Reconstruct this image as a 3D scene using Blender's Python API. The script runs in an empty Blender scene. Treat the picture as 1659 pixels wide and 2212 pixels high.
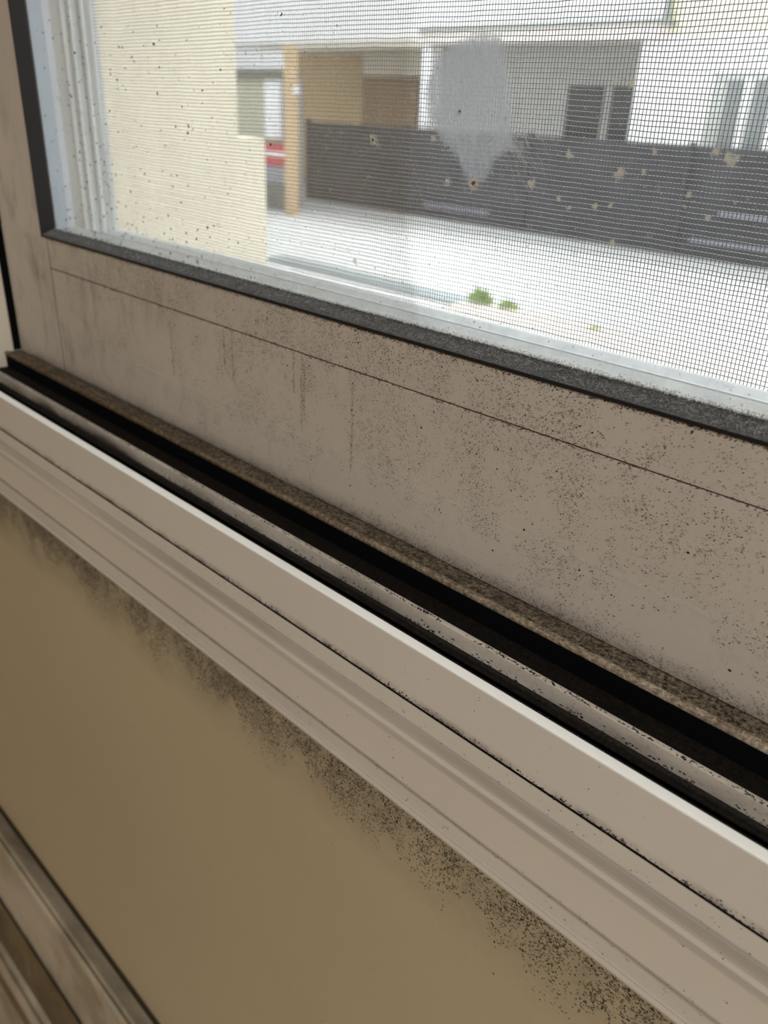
import bpy, math, random
from math import tan, radians as R, sin, cos, pi, exp
from mathutils import Vector, Matrix, noise

random.seed(7)
sc = bpy.context.scene
col = sc.collection

# ---------------------------------------------------------------- camera
F_PX = 1744.86
cam_d = bpy.data.cameras.new('camera')
cam = bpy.data.objects.new('camera', cam_d)
col.objects.link(cam)
cam_d.sensor_fit = 'VERTICAL'
cam_d.sensor_height = 36.0
cam_d.lens = F_PX / 2212 * 36.0
cam_d.clip_start = 0.01
cam_d.clip_end = 300
YAW, PIT, ROL = 0.762880245, 0.461688173, 0.0452291008
fwd = Vector((-sin(YAW) * cos(PIT), cos(YAW) * cos(PIT), -sin(PIT)))
rgt = Vector((cos(YAW), sin(YAW), 0))
upv = rgt.cross(fwd)
r2 = rgt * cos(ROL) + upv * sin(ROL)
u2 = upv * cos(ROL) - rgt * sin(ROL)
cam.matrix_world = Matrix(((r2.x, u2.x, -fwd.x, 0), (r2.y, u2.y, -fwd.y, 0), (r2.z, u2.z, -fwd.z, 0), (0, 0, 0, 1)))
cam_d.dof.use_dof = True
cam_d.dof.focus_distance = 0.245
cam_d.dof.aperture_fstop = 15.0
sc.camera = cam

# ---------------------------------------------------------------- render look
sc.view_settings.view_transform = 'Standard'
sc.view_settings.look = 'None'
sc.view_settings.gamma = 1
sc.view_settings.use_curve_mapping = False
sc.view_settings.exposure = 0.0
sc.cycles.max_bounces = 10
sc.cycles.diffuse_bounces = 5
sc.cycles.transparent_max_bounces = 24
sc.cycles.use_denoising = True
sc.cycles.caustics_reflective = False
sc.cycles.caustics_refractive = False

# ---------------------------------------------------------------- overcast sky, brighter overhead
SKY = 2.25
w = bpy.data.worlds.new('overcast_sky')
sc.world = w
w.use_nodes = True
nt = w.node_tree
nt.nodes.clear()
wo = nt.nodes.new('ShaderNodeOutputWorld')
bg = nt.nodes.new('ShaderNodeBackground')
tc = nt.nodes.new('ShaderNodeTexCoord')
sx = nt.nodes.new('ShaderNodeSeparateXYZ')
mr = nt.nodes.new('ShaderNodeMapRange')
mr.inputs['From Min'].default_value = 0.0
mr.inputs['From Max'].default_value = 1.0
mr.inputs['To Min'].default_value = SKY * 0.8
mr.inputs['To Max'].default_value = SKY * 2.0
nt.links.new(tc.outputs['Generated'], sx.inputs[0])
nt.links.new(sx.outputs['Z'], mr.inputs['Value'])
nt.links.new(mr.outputs[0], bg.inputs['Strength'])
bg.inputs['Color'].default_value = (0.93, 0.965, 1.0, 1)
nt.links.new(bg.outputs[0], wo.inputs[0])

# ---------------------------------------------------------------- sun veiled by thin cloud, high outside
SUN_W = 12.0
sd = bpy.data.lights.new('veiled_sun', 'SUN')
sd.energy = SUN_W
sd.angle = R(16)
sd.color = (0.95, 0.98, 1.0)
so = bpy.data.objects.new('veiled_sun', sd)
col.objects.link(so)
so.location = (1, 3, 6)
so.rotation_euler = Vector((0.13, 0.375, 0.92)).to_track_quat('Z', 'Y').to_euler()

# ---------------------------------------------------------------- unseen fill light added to brighten the room side
FILL_W = 67.0
ld = bpy.data.lights.new('room_fill_light', 'AREA')
ld.shape = 'DISK'
ld.size = 0.6
ld.energy = FILL_W
ld.color = (1.0, 0.985, 0.965)
lo = bpy.data.objects.new('room_fill_light', ld)
col.objects.link(lo)
lo.location = (1.75, -0.80, 0.88)
lo.rotation_euler = (0, 0, 0)


# ================================================================ node helpers
class NT:
    def __init__(s, name):
        s.m = bpy.data.materials.new(name)
        s.m.use_nodes = True
        s.t = s.m.node_tree
        s.t.nodes.clear()
        s.out = s.t.nodes.new('ShaderNodeOutputMaterial')
        s.pos = s.t.nodes.new('ShaderNodeNewGeometry').outputs['Position']
        s._sep = None

    def n(s, kind, **kw):
        nd = s.t.nodes.new(kind)
        for k, v in kw.items():
            setattr(nd, k, v)
        return nd

    def set(s, sock, v):
        if hasattr(v, 'is_output'):
            s.t.links.new(v, sock)
        elif isinstance(v, (tuple, list)) and len(v) == 3 and sock.type == 'RGBA':
            sock.default_value = (*v, 1)
        else:
            sock.default_value = v

    def math(s, op, a, b=0.0, clamp=False):
        nd = s.n('ShaderNodeMath', operation=op, use_clamp=clamp)
        s.set(nd.inputs[0], a)
        s.set(nd.inputs[1], b)
        return nd.outputs[0]

    def axis(s, i):
        if s._sep is None:
            s._sep = s.n('ShaderNodeSeparateXYZ')
            s.t.links.new(s.pos, s._sep.inputs[0])
        return s._sep.outputs[i]

    def noise(s, scale, detail=3.0, rough=0.55, stretch=None, dist=0.0):
        nd = s.n('ShaderNodeTexNoise')
        v = s.pos
        if stretch:
            mp = s.n('ShaderNodeMapping')
            s.t.links.new(s.pos, mp.inputs[0])
            mp.inputs['Scale'].default_value = stretch
            v = mp.outputs[0]
        s.t.links.new(v, nd.inputs['Vector'])
        nd.inputs['Scale'].default_value = scale
        nd.inputs['Detail'].default_value = detail
        nd.inputs['Roughness'].default_value = rough
        nd.inputs['Distortion'].default_value = dist
        return nd.outputs['Fac']

    def ramp(s, v, lo, hi, a=0.0, b=1.0):
        nd = s.n('ShaderNodeMapRange')
        nd.clamp = True
        s.set(nd.inputs['Value'], v)
        nd.inputs['From Min'].default_value = lo
        nd.inputs['From Max'].default_value = hi
        nd.inputs['To Min'].default_value = a
        nd.inputs['To Max'].default_value = b
        return nd.outputs[0]

    def mix(s, f, a, b):
        nd = s.n('ShaderNodeMix', data_type='RGBA')
        s.set(nd.inputs[0], f)
        s.set(nd.inputs[6], a)
        s.set(nd.inputs[7], b)
        return nd.outputs[2]

    def principled(s, color, rough=0.5, spec=0.5, bump=None, bump_d=0.001, metal=0.0):
        p = s.n('ShaderNodeBsdfPrincipled')
        s.set(p.inputs['Base Color'], color)
        s.set(p.inputs['Roughness'], rough)
        s.set(p.inputs['Specular IOR Level'], spec)
        s.set(p.inputs['Metallic'], metal)
        if bump is not None:
            b = s.n('ShaderNodeBump')
            b.inputs['Distance'].default_value = bump_d
            b.inputs['Strength'].default_value = 0.6
            s.t.links.new(bump, b.inputs['Height'])
            s.t.links.new(b.outputs[0], p.inputs['Normal'])
        return p.outputs[0]

    def done(s, sh):
        s.t.links.new(sh, s.out.inputs['Surface'])
        return s.m


def plain(name, c, rough=0.6, spec=0.4, var=0.06, scale=20.0):
    t = NT(name)
    f = t.noise(scale, 4)
    d = tuple(x * (1 - 2.2 * var) for x in c)
    l = tuple(min(1, x * (1 + var)) for x in c)
    return t.done(t.principled(t.mix(t.ramp(f, .3, .7), d, l), rough, spec))


# ================================================================ mesh helpers
def link(name, verts, faces, mat, parent=None, smooth=False):
    me = bpy.data.meshes.new(name)
    me.from_pydata(verts, [], faces)
    me.update()
    if mat is not None:
        me.materials.append(mat)
    if smooth:
        for p in me.polygons:
            p.use_smooth = True
    o = bpy.data.objects.new(name, me)
    col.objects.link(o)
    if parent is not None:
        o.parent = parent
        o.matrix_parent_inverse = parent.matrix_world.inverted()
    return o


class MB:
    def __init__(s):
        s.v, s.f = [], []

    def add(s, vs, fs):
        k = len(s.v)
        s.v += [tuple(q) for q in vs]
        s.f += [tuple(i + k for i in q) for q in fs]

    def box(s, x0, x1, y0, y1, z0, z1, bev=0.0):
        if bev <= 0:
            vs = [(x, y, z) for x in (x0, x1) for y in (y0, y1) for z in (z0, z1)]
            s.add(vs, [(0, 1, 3, 2), (4, 6, 7, 5), (0, 4, 5, 1), (2, 3, 7, 6), (0, 2, 6, 4), (1, 5, 7, 3)])
        else:
            s.extrude(rounded([(y0, z0), (y1, z0), (y1, z1), (y0, z1)], bev, 2), x0, x1)

    def extrude(s, prof, x0, x1, closed=True, n=1):
        m = len(prof)
        vs = []
        for i in range(n + 1):
            x = x0 + (x1 - x0) * i / n
            vs += [(x, y, z) for y, z in prof]
        fs = []
        for i in range(n):
            for j in range(m if closed else m - 1):
                a, b = i * m + j, i * m + (j + 1) % m
                fs.append((a, b, b + m, a + m))
        if closed:
            fs.append(tuple(range(m))[::-1])
            fs.append(tuple(n * m + j for j in range(m)))
        s.add(vs, fs)

    def extrude_z(s, prof, z0, z1):
        m = len(prof)
        vs = [(x, y, z0) for x, y in prof] + [(x, y, z1) for x, y in prof]
        fs = [(j, (j + 1) % m, (j + 1) % m + m, j + m) for j in range(m)]
        fs += [tuple(range(m))[::-1], tuple(m + j for j in range(m))]
        s.add(vs, fs)

    def build(s, name, mat, parent=None, smooth=False):
        o = link(name, s.v, s.f, mat, parent, smooth)
        me = o.data
        import bmesh
        bm = bmesh.new()
        bm.from_mesh(me)
        bmesh.ops.recalc_face_normals(bm, faces=bm.faces)
        bm.to_mesh(me)
        bm.free()
        return o


def rounded(pts, r, n=3):
    out = []
    m = len(pts)
    for i in range(m):
        p, a, b = Vector(pts[i]), Vector(pts[i - 1]), Vector(pts[(i + 1) % m])
        da, db = (a - p), (b - p)
        rr = min(r, da.length * .45, db.length * .45)
        s0, s1 = p + da.normalized() * rr, p + db.normalized() * rr
        for k in range(n + 1):
            t = k / n
            q = s0 * (1 - t) ** 2 + p * 2 * t * (1 - t) + s1 * t ** 2
            out.append((q.x, q.y))
    return out


def tag(o, label=None, cat=None, group=None, kind=None):
    if label:
        o['label'] = label
    if cat:
        o['category'] = cat
    if group:
        o['group'] = group
    if kind:
        o['kind'] = kind
    return o


def empty(name, loc=(0, 0, 0)):
    o = bpy.data.objects.new(name, None)
    col.objects.link(o)
    o.location = loc
    o.empty_display_size = 0.05
    bpy.context.view_layer.update()
    return o


def T(d):
    return tan(R(d))


def fibre(mb, p, ax, bx, ang, ln, wd, curl, seg=3):
    """a thin bent hair lying in the plane of the unit vectors ax, bx"""
    x, y = 0.0, 0.0
    pts = [(0.0, 0.0)]
    for k in range(seg):
        x += cos(ang) * ln / seg
        y += sin(ang) * ln / seg
        ang += curl * random.uniform(.3, 1.0)
        pts.append((x, y))
    vs = []
    for k, (u, v) in enumerate(pts):
        a = pts[min(k + 1, seg)]
        b = pts[max(k - 1, 0)]
        dx, dy = a[0] - b[0], a[1] - b[1]
        L = math.hypot(dx, dy) or 1
        ww = wd * (1 - .5 * abs(2 * k / seg - 1)) / 2
        for sg in (-1, 1):
            q = p + ax * (u - dy / L * ww * sg) + bx * (v + dx / L * ww * sg)
            vs.append(q)
    mb.add(vs, [(2 * k, 2 * k + 1, 2 * k + 3, 2 * k + 2) for k in range(seg)])


def blob(mb, p, ax, bx, r, n=7, el=1.0, rot=0.0, jag=.35):
    vs = []
    for k in range(n):
        a = 2 * pi * k / n
        rr = r * random.uniform(1 - jag, 1 + jag)
        u, v = cos(a) * rr * el, sin(a) * rr
        u, v = u * cos(rot) - v * sin(rot), u * sin(rot) + v * cos(rot)
        vs.append(p + ax * u + bx * v)
    mb.add(vs, [tuple(range(n))])


def ring(mb, p, ax, bx, r, wd, n=10):
    vs = []
    for k in range(n):
        a = 2 * pi * k / n
        for q in (r - wd, r):
            vs.append(p + ax * (cos(a) * q) + bx * (sin(a) * q))
    mb.add(vs, [(2 * k, 2 * k + 1, (2 * k + 3) % (2 * n), (2 * k + 2) % (2 * n)) for k in range(n)])


AX, AY, AZ = Vector((1, 0, 0)), Vector((0, 1, 0)), Vector((0, 0, 1))


def fbm(x, y, s, seed=0.0):
    return noise.fractal(Vector((x * s, y * s, seed)), 0.6, 2.0, 4)


# ================================================================ dimensions (camera eye at the origin)
YA = 0.200           # room-side face of the sash
YG = 0.2076          # glass
YR = 0.2192          # outer edge of the glass rebate
YS = 0.2418          # insect mesh
YW = 0.1555          # room face of the wall
XS = -0.4618         # left edge of the glass opening
XJ = -0.5190         # jamb face
XR = 0.36            # right edge of the glass opening
ZG = -0.0697         # lower edge of the glass opening on the face
ZB = -0.1461         # underside of the sash
ZT = 0.56            # top of the glass opening

# ================================================================ materials
def vinyl(name, c, dirt=(.10, .085, .07), amount=.55, rough=.42):
    t = NT(name)
    big = t.noise(14, 4)
    st = t.noise(60, 4, .6, stretch=(1.0, 1.0, .18))
    base = t.mix(t.ramp(big, .35, .7), tuple(x * .93 for x in c), tuple(min(1, x * 1.04) for x in c))
    g = t.math('MULTIPLY', t.ramp(st, .50, .82), amount)
    sp = t.ramp(t.noise(1100, 2, .5), .70, .76)
    sp = t.math('MULTIPLY', sp, t.ramp(t.noise(45, 3), .45, .7))
    f = t.math('MAXIMUM', g, t.math('MULTIPLY', sp, min(1, amount * 1.4)))
    return t.done(t.principled(t.mix(f, base, dirt), rough, .4))




def sash_mat():
    t = NT('grimy_sash_vinyl')
    c = (.575, .535, .485)
    big = t.noise(14, 4)
    base = t.mix(t.ramp(big, .35, .7), tuple(x * .94 for x in c), tuple(x * 1.03 for x in c))
    dirt = (.13, .105, .095)
    # brown bloom rising from the foot of the rail
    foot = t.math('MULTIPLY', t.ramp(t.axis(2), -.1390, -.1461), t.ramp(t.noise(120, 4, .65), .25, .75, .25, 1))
    # smoky stains and drips toward the left end
    left = t.math('MULTIPLY', t.ramp(t.axis(0), -.26, -.44), t.ramp(t.noise(75, 5, .65, stretch=(1, 1, .4)), .50, .74))
    left = t.math('MULTIPLY', left, t.ramp(t.axis(2), .02, -.06, .15, .85))
    allo = t.ramp(t.noise(160, 5, .7, stretch=(1, 1, .6)), .56, .82, 0, .30)
    sp = t.math('MULTIPLY', t.ramp(t.noise(1300, 3, .6), .63, .70), t.ramp(t.noise(60, 4, .6), .42, .68))
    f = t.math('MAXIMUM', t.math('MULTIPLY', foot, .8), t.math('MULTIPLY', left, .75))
    f = t.math('MAXIMUM', f, allo)
    f = t.math('MAXIMUM', f, t.math('MULTIPLY', sp, .6))
    return t.done(t.principled(t.mix(f, base, dirt), .42, .4))


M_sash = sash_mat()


def trim_mat():
    t = NT('dusty_shaded_trim')
    base = t.mix(t.ramp(t.noise(9, 4), .3, .7), (.64, .605, .545), (.69, .655, .595))
    z = t.axis(2)
    b1 = t.math('MULTIPLY', t.ramp(z, -.1822, -.1812), t.ramp(z, -.1772, -.1782))  # grey bands painted along the ridges to deepen their shading
    b2 = t.math('MULTIPLY', t.ramp(z, -.1880, -.1868), t.ramp(z, -.1842, -.1848))
    b3 = t.math('MULTIPLY', t.ramp(z, -.2106, -.2100), t.ramp(z, -.2030, -.2050))
    n_ = t.ramp(t.noise(60, 4, .6, stretch=(.12, 1, 1)), .25, .65)
    f = t.math('MAXIMUM', t.math('MAXIMUM', b1, t.math('MULTIPLY', b2, .8)), t.math('MULTIPLY', b3, .45))
    f = t.math('MULTIPLY', t.math('MULTIPLY', f, n_), .62)
    sp = t.math('MULTIPLY', t.ramp(t.noise(1500, 3, .6), .66, .72), t.ramp(t.noise(40, 3), .5, .68, 0, .7))
    f = t.math('MAXIMUM', f, sp)
    return t.done(t.principled(t.mix(f, base, (.30, .28, .27)), .42, .4))


M_trim = trim_mat()


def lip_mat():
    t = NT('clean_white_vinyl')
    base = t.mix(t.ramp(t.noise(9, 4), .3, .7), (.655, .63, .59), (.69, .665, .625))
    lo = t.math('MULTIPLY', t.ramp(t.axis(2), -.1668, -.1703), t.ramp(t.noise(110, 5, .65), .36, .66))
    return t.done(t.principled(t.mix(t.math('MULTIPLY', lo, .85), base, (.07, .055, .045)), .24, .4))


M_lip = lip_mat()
M_jamb = vinyl('jamb_vinyl', (.64, .585, .50), amount=.25)


def rail_mat():
    t = NT('dirty_rail')
    big = t.noise(50, 5, .65, stretch=(.35, 1, 1))
    fine = t.noise(900, 3, .6)
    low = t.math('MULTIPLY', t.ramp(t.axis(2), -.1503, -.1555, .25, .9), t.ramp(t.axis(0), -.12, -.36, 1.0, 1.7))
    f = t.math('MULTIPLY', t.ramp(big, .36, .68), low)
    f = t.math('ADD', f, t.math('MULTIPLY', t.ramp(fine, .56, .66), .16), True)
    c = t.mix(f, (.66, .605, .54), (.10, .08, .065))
    return t.done(t.principled(c, .5, .4, fine, .00008))


M_rail = rail_mat()


def felt(name, c0, c1, scale=1500):
    t = NT(name)
    f = t.noise(scale, 5, .75, dist=.35)
    g = t.noise(90, 3)
    c = t.mix(t.ramp(f, .38, .68), c0, c1)
    c = t.mix(t.ramp(g, .35, .75, 0, .5), c, c0)
    return t.done(t.principled(c, .9, .15, f, .0006))


M_gasket_fuzz = felt('dusty_gasket', (.030, .029, .028), (.135, .13, .125))
M_gasket = plain('black_rubber', (.012, .012, .013), .5, .3)
M_ledge = felt('mouldy_felt', (.022, .016, .011), (.40, .33, .24), 650)
M_ledge_lip = felt('ledge_lip', (.16, .125, .09), (.74, .64, .50), 600)
M_black = plain('black_dirt_shade', (.004, .004, .005), .95, .05)
M_brown = felt('brown_dirt', (.004, .0035, .003), (.024, .018, .012), 800)
M_groove = felt('groove_dirt', (.012, .011, .010), (.055, .05, .045), 1200)
M_speck = plain('mould_speck', (.040, .030, .024), .9, .1)
M_mould_wall = plain('wall_mould', (.075, .066, .045), .9, .1)
M_speck2 = plain('soft_mould', (.15, .125, .10), .9, .1)
M_hair_pale = plain('pale_dust_fibre', (.42, .40, .38), .9, .1)
M_shadow_line = plain('shadow_line_paint', (.05, .04, .022), .9, .1)
M_seam = plain('seam_dirt', (.045, .032, .035), .9, .1)


def wall_mat():
    t = NT('tan_wall_paint')
    f = t.noise(6, 4)
    c = t.mix(t.ramp(f, .3, .7), (.45, .385, .262), (.485, .415, .285))
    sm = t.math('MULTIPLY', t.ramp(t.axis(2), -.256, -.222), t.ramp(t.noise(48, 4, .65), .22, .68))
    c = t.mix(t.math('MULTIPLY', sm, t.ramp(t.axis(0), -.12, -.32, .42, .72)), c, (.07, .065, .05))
    st = t.ramp(t.noise(7, 3, stretch=(4, 1, .6)), .62, .8, 0, .13)
    c = t.mix(st, c, (.22, .17, .12))
    return t.done(t.principled(c, .55, .3, t.noise(500, 2), .0001))


M_wall = wall_mat()
M_room = plain('room_paint', (.60, .53, .42), .7, .2)
M_floor = plain('room_floor', (.34, .25, .17), .5, .3)
M_ceil = plain('room_ceiling', (.75, .72, .66), .8, .2)


def dado_mat(name, c, dirt):
    t = NT(name)
    f = t.noise(20, 5, .65, stretch=(.55, 1, .5))
    g = t.noise(60, 4, .6)
    k = t.math('MULTIPLY', t.ramp(f, .42, .62), .75)
    cc = t.mix(k, c, dirt)
    cc = t.mix(t.ramp(g, .60, .68, 0, .5), cc, (.40, .41, .36))
    return t.done(t.principled(cc, .55, .35, g, .0008))


M_dado = dado_mat('old_painted_wood', (.52, .465, .37), (.25, .215, .15))
M_dado_dark = dado_mat('stained_bare_wood', (.19, .15, .085), (.08, .06, .03))


def glass_mat():
    t = NT('dusty_glass')
    tr = t.n('ShaderNodeBsdfTransparent')
    tr.inputs[0].default_value = (.97, .985, .975, 1)
    df = t.n('ShaderNodeBsdfDiffuse')
    df.inputs[0].default_value = (.62, .63, .64, 1)
    gl = t.n('ShaderNodeBsdfGlossy')
    gl.inputs['Roughness'].default_value = .02
    lw = t.n('ShaderNodeFresnel')
    lw.inputs[0].default_value = 1.45
    m1 = t.n('ShaderNodeMixShader')
    t.t.links.new(t.ramp(t.noise(30, 5, .65), .3, .8, .008, .055), m1.inputs[0])
    t.t.links.new(tr.outputs[0], m1.inputs[1])
    t.t.links.new(df.outputs[0], m1.inputs[2])
    m2 = t.n('ShaderNodeMixShader')
    t.t.links.new(t.math('MULTIPLY', lw.outputs[0], .5), m2.inputs[0])
    t.t.links.new(m1.outputs[0], m2.inputs[1])
    t.t.links.new(gl.outputs[0], m2.inputs[2])
    return t.done(m2.outputs[0])


M_glass = glass_mat()


def film_mat(name, c, amax, n_scale=900, n_lo=.25, n_hi=.7, trans=.45):
    """dust lying on the glass: how thickly it lies comes from the mesh's own 'coverage'"""
    t = NT(name)
    at = t.n('ShaderNodeAttribute')
    at.attribute_name = 'coverage'
    f = t.noise(n_scale, 4, .65, stretch=(1, 1, .55))
    a = t.math('MULTIPLY', at.outputs['Fac'], t.ramp(f, n_lo, n_hi, .62, 1.0))
    a = t.math('MULTIPLY', a, amax, True)
    tr = t.n('ShaderNodeBsdfTransparent')
    df = t.n('ShaderNodeBsdfDiffuse')
    tl = t.n('ShaderNodeBsdfTranslucent')
    df.inputs[0].default_value = (*c, 1)
    tl.inputs[0].default_value = (*c, 1)
    m0 = t.n('ShaderNodeMixShader')
    m0.inputs[0].default_value = trans
    t.t.links.new(df.outputs[0], m0.inputs[1])
    t.t.links.new(tl.outputs[0], m0.inputs[2])
    m1 = t.n('ShaderNodeMixShader')
    t.t.links.new(a, m1.inputs[0])
    t.t.links.new(tr.outputs[0], m1.inputs[1])
    t.t.links.new(m0.outputs[0], m1.inputs[2])
    return t.done(m1.outputs[0])


M_smear = film_mat('dried_smear', (.52, .575, .65), 1.05, trans=.22)
M_blot = film_mat('tan_blotch', (.60, .57, .50), .85, 1500, .3, .7, trans=.2)
M_film = film_mat('dust_film', (.66, .69, .72), .58, 700, trans=.45)


def thin_spot(name, c, a):
    t = NT(name)
    tr = t.n('ShaderNodeBsdfTransparent')
    df = t.n('ShaderNodeBsdfDiffuse')
    df.inputs[0].default_value = (*c, 1)
    m = t.n('ShaderNodeMixShader')
    t.t.links.new(t.ramp(t.noise(900, 3), .3, .7, a - .2, a + .15), m.inputs[0])
    t.t.links.new(tr.outputs[0], m.inputs[1])
    t.t.links.new(df.outputs[0], m.inputs[2])
    return t.done(m.outputs[0])


M_spot = thin_spot('dust_spot', (.34, .32, .29), .5)
M_spot_pale = thin_spot('pale_spot', (.62, .60, .53), .6)
M_spot_tan = plain('tan_spot', (.50, .475, .41), .9, .1)
M_spot_brown = plain('brown_spot', (.20, .12, .05), .9, .1)
M_fly = plain('dark_spot', (.05, .045, .04), .9, .1)
M_white_fibre = plain('white_fibre', (.85, .86, .87), .9, .1)


def screen_white(name='specked_white_vinyl', c0=(.74, .76, .76)):
    t = NT(name)
    f = t.ramp(t.noise(420, 2, .5, stretch=(1, 1, .6)), .665, .73)
    f = t.math('MULTIPLY', f, t.ramp(t.noise(40, 3), .35, .6))
    g = t.ramp(t.noise(25, 4), .4, .75, 0, .25)
    c = t.mix(g, c0, (.48, .48, .46))
    c = t.mix(t.math('MULTIPLY', f, .75), c, (.22, .20, .18))
    return t.done(t.principled(c, .4, .4))


M_screen_white = screen_white()
M_rail_white = screen_white('weathered_white_vinyl', (.34, .35, .355))
M_rebate = screen_white('sky_tinted_rebate', (.66, .71, .79))  # blue tint put into the colour for the sky it reflects


def dirty_rebate():
    t = NT('stained_rebate')
    c = t.mix(t.ramp(t.noise(60, 4, .6), .35, .7), (.19, .195, .195), (.27, .27, .26))
    c = t.mix(t.ramp(t.noise(90, 4, .6), .56, .68, 0, .6), c, (.20, .17, .10))
    return t.done(t.principled(c, .5, .3))


M_rebate_dirty = dirty_rebate()


def caulk_mat():
    t = NT('crumbly_white_caulk')
    df = t.n('ShaderNodeBsdfDiffuse')
    tl = t.n('ShaderNodeBsdfTranslucent')
    c = t.mix(t.ramp(t.noise(1200, 3), .3, .7), (.62, .62, .61), (.9, .9, .89))
    t.t.links.new(c, df.inputs[0])
    t.t.links.new(c, tl.inputs[0])
    m = t.n('ShaderNodeMixShader')
    m.inputs[0].default_value = .5
    t.t.links.new(df.outputs[0], m.inputs[1])
    t.t.links.new(tl.outputs[0], m.inputs[2])
    return t.done(m.outputs[0])


M_caulk = caulk_mat()
M_wire = plain('grey_screen_wire', (.20, .195, .21), .6, .3)

M_cream = plain('cream_render', (.84, .78, .64), .85, .1, .03, 3)
M_white = plain('white_render', (.90, .90, .91), .85, .1, .02, 2)
M_shade = plain('shaded_grey_render', (.58, .58, .555), .85, .1, .05, 1)  # grey put into the porch wall to add to the canopy's shade
M_tan_out = plain('tan_render', (.50, .37, .205), .85, .1, .05, 1)
M_brown_out = plain('brown_render', (.28, .185, .11), .85, .1, .05, 1)
M_lintel = plain('pale_grey_lintel', (.62, .57, .48), .85, .1, .04, 1)
M_column = plain('orange_cream_render', (.66, .48, .29), .85, .1, .04, 2)
M_winframe = plain('pale_window_frame', (.46, .47, .45), .8, .1)
M_gutter = plain('green_grey_metal', (.27, .30, .28), .6, .3)
M_fascia = plain('pinkish_fascia', (.74, .68, .64), .8, .2, .03, 2)
M_pane = plain('dark_window', (.05, .055, .055), .25, .5)
M_pane2 = plain('grey_window', (.19, .21, .21), .25, .5)
M_fence = plain('charcoal_metal', (.045, .046, .050), .6, .25, .12, 2)
M_fence_rail = plain('lavender_metal', (.30, .30, .37), .5, .4)
M_red = plain('red_paint', (.52, .07, .08), .6, .3)
M_greypaint = plain('grey_paint', (.30, .31, .35), .7, .2)
M_shed_panel = plain('sage_panel', (.50, .49, .38), .8, .2)
M_shed_dark = plain('dark_sage', (.17, .18, .155), .8, .2)
M_ground = plain('bright_concrete', (.37, .37, .366), .9, .1, .03, 1.2)
M_kerb = plain('grey_kerb', (.17, .19, .195), .9, .1)
M_peach = plain('peach_paving', (.36, .315, .275), .9, .1)
M_leaf = plain('bright_leaf', (.26, .38, .12), .7, .2, .15, 40)


def siding_mat():
    t = NT('cream_clapboard')
    z = t.math('FRACT', t.math('MULTIPLY', t.axis(2), 4.5), 0)
    ln = t.ramp(z, .0, .10)
    return t.done(t.principled(t.mix(ln, (.55, .48, .34), (.86, .78, .60)), .8, .1))


M_siding = siding_mat()

# ================================================================ room shell
RX0, RX1, RY0, RZ0, RZ1 = -1.9, 2.6, -2.9, -1.55, 1.0
YO = 0.27
OX0, OX1, OZ0, OZ1 = -0.535, 0.43, -0.205, 0.66       # opening in the window wall
b = MB()
b.box(RX0 - .1, OX0, YW, YO, RZ0 - .1, RZ1 + .1)
b.box(OX1, RX1 + .1, YW, YO, RZ0 - .1, RZ1 + .1)
b.box(OX0, OX1, YW, YO, RZ0 - .1, OZ0)
b.box(OX0, OX1, YW, YO, OZ1, RZ1 + .1)
tag(b.build('wall_window', M_wall), 'tan painted wall below the window, spotted with mould along the trim', 'wall', kind='structure')
for nm, bx, mt, lb in (
        ('wall_left', (RX0 - .1, RX0, RY0, YW, RZ0, RZ1), M_room, 'side wall of the room left of the window'),
        ('wall_right', (RX1, RX1 + .1, RY0, YW, RZ0, RZ1), M_room, 'side wall of the room right of the window'),
        ('wall_back', (RX0 - .1, RX1 + .1, RY0 - .1, RY0, RZ0, RZ1), M_room, 'back wall of the room facing the window'),
        ('floor', (RX0 - .1, RX1 + .1, RY0 - .1, YW, RZ0 - .1, RZ0), M_floor, 'floor of the room'),
        ('ceiling', (RX0 - .1, RX1 + .1, RY0 - .1, YW, RZ1, RZ1 + .1), M_ceil, 'ceiling of the room')):
    b = MB()
    b.box(*bx)
    tag(b.build(nm, mt), lb, nm.split('_')[0], kind='structure')

# mould freckles on the tan wall just below the trim
ZWE = -YW * T(54.3)
b = MB()
b2 = MB()
for k in range(46000):
    x = random.uniform(-.55, .05)
    d = abs(random.gauss(0, 1)) * .0155
    den = .62 + .5 * fbm(x, 0, 26, 3) + .6 * fbm(x, d, 140, 8)
    wdt = 0.6 + .5 * fbm(x, 0, 35, 5) + .25 * max(0, (x + .45))
    if d > .042 * wdt or random.random() > den * 1.15:
        continue
    p = Vector((x, YW - .00015, ZWE + .004 - d))
    blob(b if random.random() < .45 else b2, p, AX, AZ, random.uniform(.00012, .00032), 6, random.uniform(.6, 1.0),
         random.uniform(-.5, .5), .4)
for k in range(60):
    p = Vector((random.uniform(-.5, .05), YW - .00015, ZWE - random.uniform(.01, .25)))
    blob(b2, p, AX, AZ, random.uniform(.0002, .0004), 6)
wm = bpy.data.objects['wall_window']
tag(b.build('mould_freckles', M_mould_wall, wm), kind='stuff')
tag(b2.build('faint_mould_freckles', M_speck2, wm), kind='stuff')

# ================================================================ window frame (setting): jambs, sill with its tracks
win = empty('window_1', (0, YW, ZB))
tag(win, 'grimy white vinyl window frame with dirty sliding tracks', 'window frame', kind='structure')
WX0, WX1 = -.535, .43

# jambs
b = MB()
b.extrude_z([(XJ, .158), (XJ, .2600), (OX0 - .0, .2600), (OX0 - .0, .158)], OZ0, OZ1)
j = b.build('jamb', M_jamb, win)
b = MB()
b.box(.415, OX1, .158, .26, OZ0, OZ1)
b.build('jamb', M_jamb, win)
b = MB()
b.box(XJ, .415, .158, .26, .645, OZ1)
b.build('frame_head', M_jamb, win)
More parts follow.
